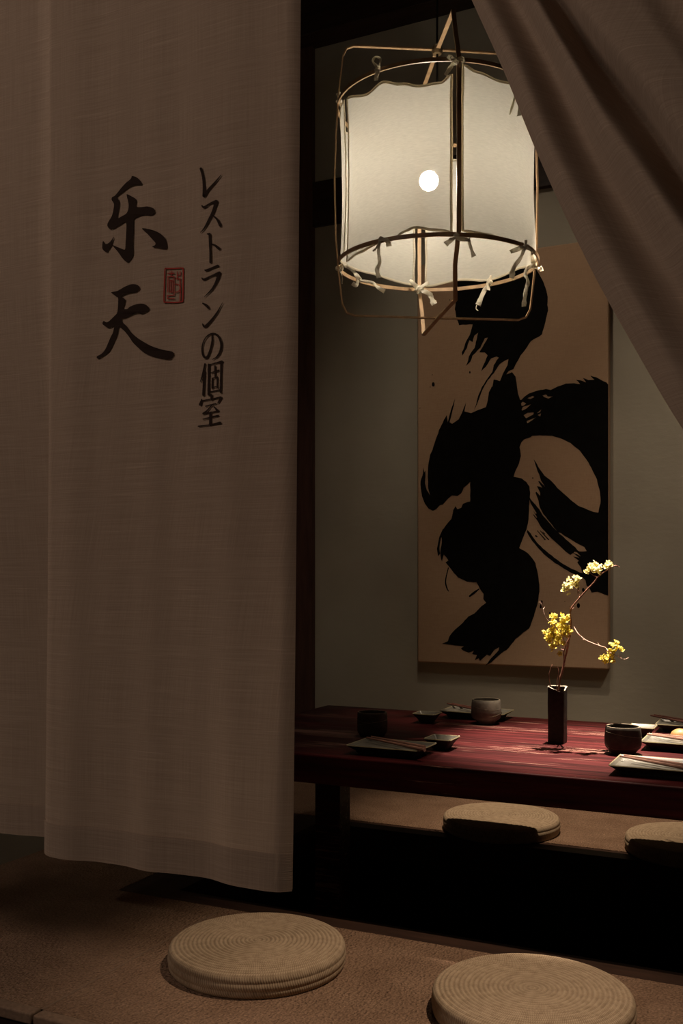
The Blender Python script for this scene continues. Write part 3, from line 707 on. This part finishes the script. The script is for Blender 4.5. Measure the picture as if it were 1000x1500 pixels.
tie(717, 413, 2.97, [([(719,404),(717,412)], .011), ([(716,415),(714,425)], .012), ([(715,416),(707,430),(700,447)], .014), ([(698,447),(697,452),(700,455)], .003)], .009, 7)
tie(613, 424, 3.06, [([(600,410),(607,417),(613,424)], .013), ([(628,414),(620,418),(614,424)], .013), ([(616,425),(628,430),(632,437),(636,446)], .016)], .012, 8)
tie(526, 410, 2.97, [([(500,388),(512,392),(521,402),(526,410)], .013), ([(524,408),(522,418),(516,415)], .011), ([(526,411),(545,414),(552,420),(563,427)], .010)], .008, 9)
tie(497, 393, 2.80, [([(497,393),(502,387),(508,390)], .010), ([(497,394),(501,405),(501,416)], .002)], .009, 10)
tie(497, 149, 2.79, [([(496,142),(495,136)], .011), ([(498,152),(502,158)], .010)], .008, 11)
tie(757, 128, 2.60, [([(757,120),(757,132)], .010), ([(757,132),(752,150),(746,168)], .009), ([(758,132),(762,150),(760,170)], .010)], .007, 12)

# ------------------------------------------------------------------ the table
ZTAB = 0.405
TX0, TX1, TY0, TY1 = -1.53, 0.70, 2.20, 3.08
tb = empty('low_table', ((TX0+TX1)/2, (TY0+TY1)/2, -0.42))
tag(tb, 'long low red lacquered table with worn streaks standing over the sunken floor', 'table')
off = -tb.location
bm = bmesh.new(); box(bm, TX0, TX1, TY0, TY1, ZTAB-0.072, ZTAB); shift_mesh(bm, off)
link('table_top', bm, M_LACQ, tb, bevel=0.004)
for lx in (-1.313, 0.40):
    bm = bmesh.new(); box(bm, lx, lx+0.08, 2.56, 2.632, -0.42, ZTAB-0.072); shift_mesh(bm, off)
    link('leg', bm, M_LACQ, tb, bevel=0.003)

# ------------------------------------------------------------------ tableware
def square_dish(name, x0, x1, y0, y1, h, inset, depth, label, cat, group, lip=0.006, foot=0.010):
    """square dish: flared wall, grey glazed inside, dark clay outside, thin pale rim"""
    cx, cy = (x0+x1)/2, (y0+y1)/2; hx, hy = (x1-x0)/2, (y1-y0)/2
    r = empty(name, (cx, cy, ZTAB)); tag(r, label, cat, group)
    def loop(bm, ix, z, rad, dip=0.0):
        out = []; n = 5
        for sx, sy, a0 in ((1, 1, 0), (-1, 1, 90), (-1, -1, 180), (1, -1, 270)):
            for i in range(n):
                a = math.radians(a0+90*i/(n-1)); q = hx-ix-rad, hy-ix-rad
                out.append(bm.verts.new((sx*q[0]+rad*math.cos(a), sy*q[1]+rad*math.sin(a), z+(0.0012 if i == 2 else 0)*(1 if z > 0.008 else 0))))
            # a mid-side point lets the rim sag slightly between the corners
        return out
    def skin(bm, L):
        for a, b_ in zip(L, L[1:]):
            for i in range(len(a)): bm.faces.new((a[i], a[(i+1) % len(a)], b_[(i+1) % len(a)], b_[i]))
    bm = bmesh.new()
    L = [loop(bm, inset+0.004, 0, 0.004), loop(bm, inset, foot*0.5, 0.005), loop(bm, inset-0.002, foot, 0.005), loop(bm, inset*0.45, h*0.66, 0.005), loop(bm, 0.0, h-0.0015, 0.005)]
    skin(bm, L); bm.faces.new(L[0][::-1])
    link('dish_body', bm, M_PLATE_OUT, r)
    bm = bmesh.new()
    L = [loop(bm, 0.0, h-0.0015, 0.005), loop(bm, 0.0008, h+0.0005, 0.005), loop(bm, 0.003, h, 0.005)]
    skin(bm, L); link('rim', bm, M_RIM, r)
    bm = bmesh.new()
    L = [loop(bm, 0.003, h, 0.005), loop(bm, 0.003+lip*0.6, h-depth*0.55, 0.005), loop(bm, 0.003+lip, h-depth, 0.005), loop(bm, min(hx, hy)*0.5, h-depth-0.0008, 0.004)]
    skin(bm, L); bm.faces.new(L[-1])
    link('glazed_inside', bm, M_PLATE_IN, r)
    return r
G_PL, G_DI, G_CU, G_CH = 'rectangular plates on the table', 'small square dipping dishes', 'stoneware cups on the table', 'wooden chopsticks on the plates'
square_dish('rectangular_plate', -1.062, -0.866, 2.238, 2.368, 0.024, 0.020, 0.006, 'grey rectangular plate near the left end of the table, by the curtain edge', 'plate', G_PL)
square_dish('rectangular_plate', -1.070, -0.862, 2.941, 3.066, 0.024, 0.020, 0.006, 'dark rectangular plate behind the light grey cup, near the wall', 'plate', G_PL)
square_dish('rectangular_plate', -0.420, -0.215, 2.255, 2.402, 0.024, 0.020, 0.006, 'grey rectangular plate in front of the dark cup at the near table edge', 'plate', G_PL)
square_dish('rectangular_plate', -0.407, -0.205, 2.617, 2.760, 0.024, 0.020, 0.006, 'pale grey plate with the golden food, behind the dark cup', 'plate', G_PL)
square_dish('rectangular_plate', -0.417, -0.210, 2.941, 3.063, 0.024, 0.020, 0.006, 'grey plate with dark chopsticks by the wall, cut off at the right', 'plate', G_PL)
square_dish('dipping_dish', -0.910, -0.836, 2.383, 2.462, 0.030, 0.016, 0.017, 'small square dish with pale rim beside the left near plate', 'dish', G_DI, lip=0.012)
square_dish('dipping_dish', -1.108, -1.034, 2.805, 2.872, 0.030, 0.016, 0.017, 'small dark square dish near the far left table edge, left of the grey cup', 'dish', G_DI, lip=0.012)
square_dish('dipping_dish', -0.472, -0.400, 2.812, 2.885, 0.030, 0.016, 0.012, 'small square dish half hidden behind the dark cup on the right', 'dish', G_DI, lip=0.010)

def cup(px, py, R, H, foot, mat, label, seed=0, belly=1.0):
    p = at_z(px, py, ZTAB)
    r = empty('stoneware_cup', (p.x, p.y, ZTAB), seed); tag(r, label, 'cup', G_CU)
    prof = [(0, 0.0), (foot, 0.0), (foot+0.001, 0.004), (foot+0.004, 0.008)]
    if belly > 1.0: prof += [(R*0.93, H*0.24), (R*0.985, H*0.34), (R, H*0.52), (R*0.985, H*0.72), (R*0.955, H*0.88), (R*0.935, H*0.97)]
    else: prof += [(R*0.93, H*0.13), (R*0.985, H*0.2), (R, H*0.4), (R, H*0.7), (R*0.985, H*0.9), (R*0.97, H*0.97)]
    rt = prof[-1][0]
    bm = bmesh.new(); lathe(bm, prof+[(rt-0.0005, H*0.985)], 56)
    for v in bm.verts:
        k = 1+0.012*math.sin(3*math.atan2(v.co.y, v.co.x)+seed); v.co.x *= k; v.co.y *= k
    body = link('cup_body', bm, mat, r)
    bm = bmesh.new(); lathe(bm, [(rt-0.0005, H*0.983), (rt-0.0005, H*0.995), (rt-0.002, H), (rt-0.0042, H*0.992)], 56)
    for v in bm.verts:
        k = 1+0.012*math.sin(3*math.atan2(v.co.y, v.co.x)+seed); v.co.x *= k; v.co.y *= k
    link('rim', bm, M_GROOVE, r)
    bm = bmesh.new(); lathe(bm, [(rt-0.0042, H*0.992), (rt-0.006, H*0.8), (R*0.85, H*0.4), (R*0.7, H*0.18), (0, H*0.14)], 56)
    for v in bm.verts:
        k = 1+0.012*math.sin(3*math.atan2(v.co.y, v.co.x)+seed); v.co.x *= k; v.co.y *= k
    link('cup_inside', bm, M_CUP_D, r)
    bm = bmesh.new()                                          # two incised lines crossing round the body
    def rad(z):
        for (ra, za), (rb, zb_) in zip(prof[1:], prof[2:]):
            if za <= z <= zb_: return ra+(rb-ra)*(z-za)/(zb_-za)
        return rt
    for amp, ph, mid in ((0.10, 0.3, 0.72), (0.13, 2.2, 0.55 if belly <= 1 else 0.36)):
        pts = []
        for i in range(64):
            a = 2*math.pi*i/64; z = H*(mid+amp*math.sin(a+ph)); k = (rad(z)-0.0003)*(1+0.012*math.sin(3*a+seed))
            pts.append((k*math.cos(a), k*math.sin(a), z))
        tube(bm, pts+[pts[0]], 0.0006, 5, cap=False)
    link('incised_line', bm, M_GROOVE, body)
    return r
cup(545, 1078, 0.0425, 0.068, 0.034, M_CUP_D, 'dark stoneware cup at the shaded left end of the table', 0.4)
cup(712, 1060, 0.0455, 0.074, 0.026, M_CUP_L, 'light grey stoneware cup at the far side of the table', 1.3, 1.1)
cup(912, 1104, 0.0455, 0.070, 0.030, M_CUP_D, 'dark stoneware cup with pale rim at the right of the vase', 2.2, 1.1)

def chopstick(a, b_, mat, label):
    """tapered stick between two points given on the plate rims"""
    a, b_ = Vector(a), Vector(b_); bm = bmesh.new()
    n = 10; pts = [(b_-a)*(i/n) for i in range(n+1)]
    tube(bm, pts, [0.0046-0.0022*i/n for i in range(n+1)], 8)
    o = link('chopstick', bm, mat); o.location = a
    return tag(o, label, 'chopstick', G_CH)
ZP = ZTAB+0.029
def cz(px, py, z=ZP): return at_z(px, py, z)
chopstick(cz(622, 1098.5), cz(537, 1080.5), M_CHOP, 'nearer of the two chopsticks on the left near plate')
chopstick(cz(618, 1095.5)+Vector((0.002, 0.012, 0)), cz(541, 1080)+Vector((0, 0.012, 0)), M_CHOP, 'farther of the two chopsticks on the left near plate')
chopstick(cz(1014, 1127), cz(908, 1107.5), M_CHOP, 'nearer of the two chopsticks on the plate before the dark cup')
chopstick(cz(1020, 1123.5), cz(914, 1106.5), M_CHOP, 'farther of the two chopsticks on the plate before the dark cup')
chopstick(cz(1022, 1086), cz(948, 1075.5), M_CHOP, 'nearer of the two chopsticks on the plate with golden food')
chopstick(cz(1026, 1083), cz(955, 1075), M_CHOP, 'farther of the two chopsticks on the plate with golden food')
chopstick(cz(1024, 1062), cz(953, 1048), M_CHOP_D, 'nearer of two dark chopsticks on the far right plate by the wall')
chopstick(cz(1028, 1059.5), cz(958, 1047), M_CHOP_D, 'farther of two dark chopsticks on the far right plate by the wall')
chopstick(cz(728, 1046), cz(655, 1030.5), M_CHOP_D, 'nearer of two dark chopsticks behind the light grey cup')
chopstick(cz(733, 1044.5), cz(662, 1030.5), M_CHOP_D, 'farther of two dark chopsticks behind the light grey cup')
p = at_z(991, 1084, ZTAB+0.019)
bm = bmesh.new(); bmesh.ops.create_uvsphere(bm, u_segments=28, v_segments=16, radius=1.0)
for v in bm.verts:
    z = v.co.z; v.co = Vector((v.co.x*0.026, v.co.y*0.024, (z*0.020 if z > 0 else z*0.004)))
    v.co += v.co.normalized()*0.0012*noise.noise(v.co*70)
o = link('food_bun', bm, M_FOOD); o.location = (p.x+0.003, p.y+0.055, ZTAB+0.0215)
tag(o, 'round golden yellow piece of food on the pale plate at the right', 'food')

# ------------------------------------------------------------------ vase and flowering branch
vp = Vector((-0.626, 2.647, ZTAB)); VH = 0.150; VWd = 0.0225
vase = empty('square_vase', vp)
tag(vase, 'tall square black ceramic vase with chipped rim in the middle of the table', 'vase')
bm = bmesh.new()
NS, NZ = 8, 14
def vring(bm, h, z, jit=0.0):
    out = []
    for sx0, sy0, sx1, sy1 in ((-1,-1,1,-1), (1,-1,1,1), (1,1,-1,1), (-1,1,-1,-1)):
        for i in range(NS):
            t = i/NS; x, y = sx0+(sx1-sx0)*t, sy0+(sy1-sy0)*t
            k = h*(0.95 if i == 0 else 1.0)
            n_ = noise.noise(Vector((x*1.7, y*1.7, z*38)))
            out.append(bm.verts.new((x*k+0.0008*n_, y*k+0.0008*n_, z+jit*0.6*noise.noise(Vector((x*2.3, y*2.3, 4)))-(0.015*max(0, (x+0.9)/1.9)*max(0, min(1, -y*0.55+0.5))**1.5 if jit else 0))))
    return out
Rg = [vring(bm, VWd*(0.97+0.03*j/NZ), VH*j/NZ, 0.004 if j == NZ else 0) for j in range(NZ+1)]
Rg.append(vring(bm, VWd-0.004, VH-0.0015, 0.004)); Rg.append(vring(bm, VWd-0.004, 0.02))
for a, b_ in zip(Rg, Rg[1:]):
    for i in range(len(a)): bm.faces.new((a[i], a[(i+1) % len(a)], b_[(i+1) % len(a)], b_[i]))
bm.faces.new(Rg[0][::-1]); bm.faces.new(Rg[-1])
link('vase_body', bm, M_VASE, vase, angle=35)
bm = bmesh.new(); R1, R2 = vring(bm, VWd+0.0003, VH, 0.004), vring(bm, VWd-0.0035, VH-0.0006, 0.004)
for v in R1+R2: v.co.z += 0.0007
for i in range(len(R1)): bm.faces.new((R1[i], R1[(i+1) % len(R1)], R2[(i+1) % len(R1)], R2[i]))
link('chipped_rim', bm, M_CHIP, vase)

DV = FWD.dot(Vector((vp.x, vp.y, 0)))
br = empty('flowering_branch', (vp.x, vp.y, ZTAB+0.022))
tag(br, 'bare twig with clusters of small yellow blossoms standing in the black vase', 'branch')
BO = br.location.copy()
def bp(px, py, dd=0.0): return at_depth(px, py, DV+dd)-BO
random.seed(11)
def twig(name, pts, r0, r1, mat, spurs=0, parent=br):
    L = smooth_line(pts, 5); bm = bmesh.new(); n = len(L)
    L = [q+Vector((noise.noise(q*70), noise.noise(q*70+Vector((3, 0, 0))), noise.noise(q*70+Vector((0, 5, 0)))))*0.0012 for q in L]
    tube(bm, L, [(r0+(r1-r0)*i/(n-1))*(1+0.25*noise.noise(Vector((i*0.9, r0*900, 0)))) for i in range(n)], 7)
    for _ in range(spurs):
        q = L[random.randint(2, n-2)]; d = Vector((random.uniform(-1, 1), random.uniform(-1, 1), random.uniform(0, 1.2))).normalized()
        tube(bm, [q, q+d*0.005, q+d*0.010+Vector((0, 0, 0.002))], [r1*1.2, r1, r1*0.3], 5)
    return link(name, bm, mat, parent)
main = twig('stem', [Vector((0.004, 0, 0.0)), bp(819,1004), bp(823,985), bp(827,965), bp(832,945,-.02), bp(836,915,-.04), bp(836,893,-.05), bp(852,872,-.06), bp(868,855,-.07), bp(876,845,-.08), bp(888,836,-.09), bp(900,829,-.10), bp(907,831,-.10)], 0.0032, 0.0012, M_TWIG, 10)
twig('twig', [bp(823,985), bp(826,972,-.015), bp(826,955,-.03), bp(829,944,-.035), bp(836,930,-.04)], 0.0022, 0.0014, M_TWIG, 3)
twig('twig', [bp(829,950,-.03), bp(822,930,-.05), bp(808,915,-.06), bp(799,905,-.07), bp(795,893,-.07), bp(792,881,-.07)], 0.0016, 0.0008, M_TWIG_P, 4)
twig('twig', [bp(840,918,-.04), bp(847,929,-.05), bp(860,939,-.06), bp(878,946,-.08), bp(887,949,-.08), bp(892,955,-.09), bp(905,962,-.09), bp(914,966,-.09), bp(921,963,-.09)], 0.0016, 0.0008, M_TWIG_P, 6)
twig('twig', [bp(850,874,-.06), bp(846,868,-.07), bp(847,858,-.08)], 0.0012, 0.0008, M_TWIG, 1)
twig('twig', [bp(874,846,-.08), bp(868,842,-.09), bp(862,838,-.09)], 0.0012, 0.0008, M_TWIG, 1)
twig('twig', [Vector((-0.008, 0, 0.1)), bp(806,1003), bp(804,990), bp(806,980), bp(809,973)], 0.0015, 0.0009, M_TWIG, 2)
twig('twig', [Vector((0.002, 0, 0.1)), bp(815,1003), bp(818,988), bp(816,977)], 0.0015, 0.0009, M_TWIG, 2)
def floret(bm, c, s):
    z = Vector((random.gauss(0, 1), random.gauss(0, 1)-0.6, random.gauss(0, 1)+0.6)).normalized()
    x = z.orthogonal().normalized(); y = z.cross(x); ph = random.uniform(0, 6)
    for k in range(5):
        a = ph+2*math.pi*k/5; d = x*math.cos(a)+y*math.sin(a); t = z.cross(d)
        tip = c+d*s+z*s*0.55
        vs = [bm.verts.new(q) for q in (c, c+d*s*0.5+t*s*0.42+z*s*0.22, tip+t*s*0.22, tip-t*s*0.22, c+d*s*0.5-t*s*0.42+z*s*0.22, c+d*s*0.6+z*s*0.12)]
        for f in ((0,1,5), (1,2,5), (2,3,5), (3,4,5), (4,0,5)): bm.faces.new([vs[i] for i in f])
    m_ = Matrix.Translation(c+z*s*0.3) @ Matrix.Scale(s*0.36, 4)
    bmesh.ops.create_icosphere(bm, subdivisions=1, radius=1.0, matrix=m_)
def cluster(shape, n, s, mat, label, dd=-0.06):
    """blossoms gathered round a few short lines"""
    bm = bmesh.new()
    for _ in range(n):
        a, b_, r = random.choice(shape); t = random.random()
        c = bp(a[0]+(b_[0]-a[0])*t, a[1]+(b_[1]-a[1])*t, dd)
        c += Vector((random.gauss(0, 1), random.gauss(0, 1), random.gauss(0, 1)))*(r*0.50)
        floret(bm, c, s*random.uniform(0.8, 1.2))
    o = link('blossom_cluster', bm, mat, br, smooth=False); o['label'] = label
cluster([((806,913),(818,905),.014), ((808,930),(828,915),.020), ((815,945),(830,930),.018), ((828,905),(830,935),.012), ((808,922),(815,945),.014)], 66, 0.0082, M_FLOW, 'large deep yellow blossom cluster')
cluster([((824,866),(832,858),.008), ((832,858),(848,850),.012)], 28, 0.0078, M_FLOW_P, 'pale yellow blossom cluster below the tip', -.08)
cluster([((859,835),(868,832),.011), ((868,838),(884,828),.010), ((888,830),(893,828),.006), ((874,828),(878,832),.008)], 36, 0.0078, M_FLOW_P, 'pale yellow blossom cluster at the tip', -.09)
cluster([((896,942),(906,948),.009), ((884,968),(898,962),.009), ((892,950),(900,958),.008)], 26, 0.0078, M_FLOW, 'small yellow blossom cluster on the right twig', -.085)

# ------------------------------------------------------------------ seat cushions
G_SE = 'round braided straw seat cushions'
def seat_cushion(first, x, y, rz, label):
    if first is None:
        r = empty('seat_cushion', (x, y, 0), rz)
        R, Hh, n, co = 0.190, 0.052, 160, 20
        prof = [(0, Hh-0.001)]
        for k in range(1, co*6+1):                            # concentric coils of braid
            q = k/(co*6.0); rr = R*q
            prof.append((rr, Hh-0.0050*q**12+0.0023*abs(math.sin(math.pi*co*q))-0.0016))
        bm = bmesh.new(); lathe(bm, prof, n)
        link('woven_top', bm, M_STRAW, r, angle=180)
        bm = bmesh.new(); prof = []
        m = 36
        for k in range(m+1):                                  # three braids stacked round the side
            q = k/m; z = Hh-0.004-(Hh-0.004)*q
            prof.append((R+0.0055+0.0016*abs(math.sin(math.pi*3*q))-0.0060*(1-math.sin(math.pi*q)**0.6)-0.002, z))
        prof = [(R-0.003, Hh-0.0065), (R+0.0005, Hh-0.0062)]+[q for q in prof[1:] if q[1] < Hh-0.0075]+[(R-0.02, 0.0)]
        lathe(bm, prof, n)
        link('braided_side', bm, M_STRAW, r, angle=180)
    else:
        r = first.copy(); COL.objects.link(r); r.location = (x, y, 0); r.rotation_euler = (0, 0, rz)
        for ch in list(first.children):
            c = ch.copy(); COL.objects.link(c); c.parent = r
    return tag(r, label, 'cushion', G_SE)
c1 = seat_cushion(None, -1.108, 1.884, 0.3, 'round straw cushion on the near carpet below the printed curtain')
seat_cushion(c1, -0.497, 1.893, 1.4, 'round straw cushion nearest the viewer, cut off at the bottom right')
seat_cushion(c1, -0.955, 3.235, 2.1, 'round straw cushion seen under the table, overhanging the sunken floor')
seat_cushion(c1, -0.350, 3.215, 3.0, 'round straw cushion under the table, cut off at the right')
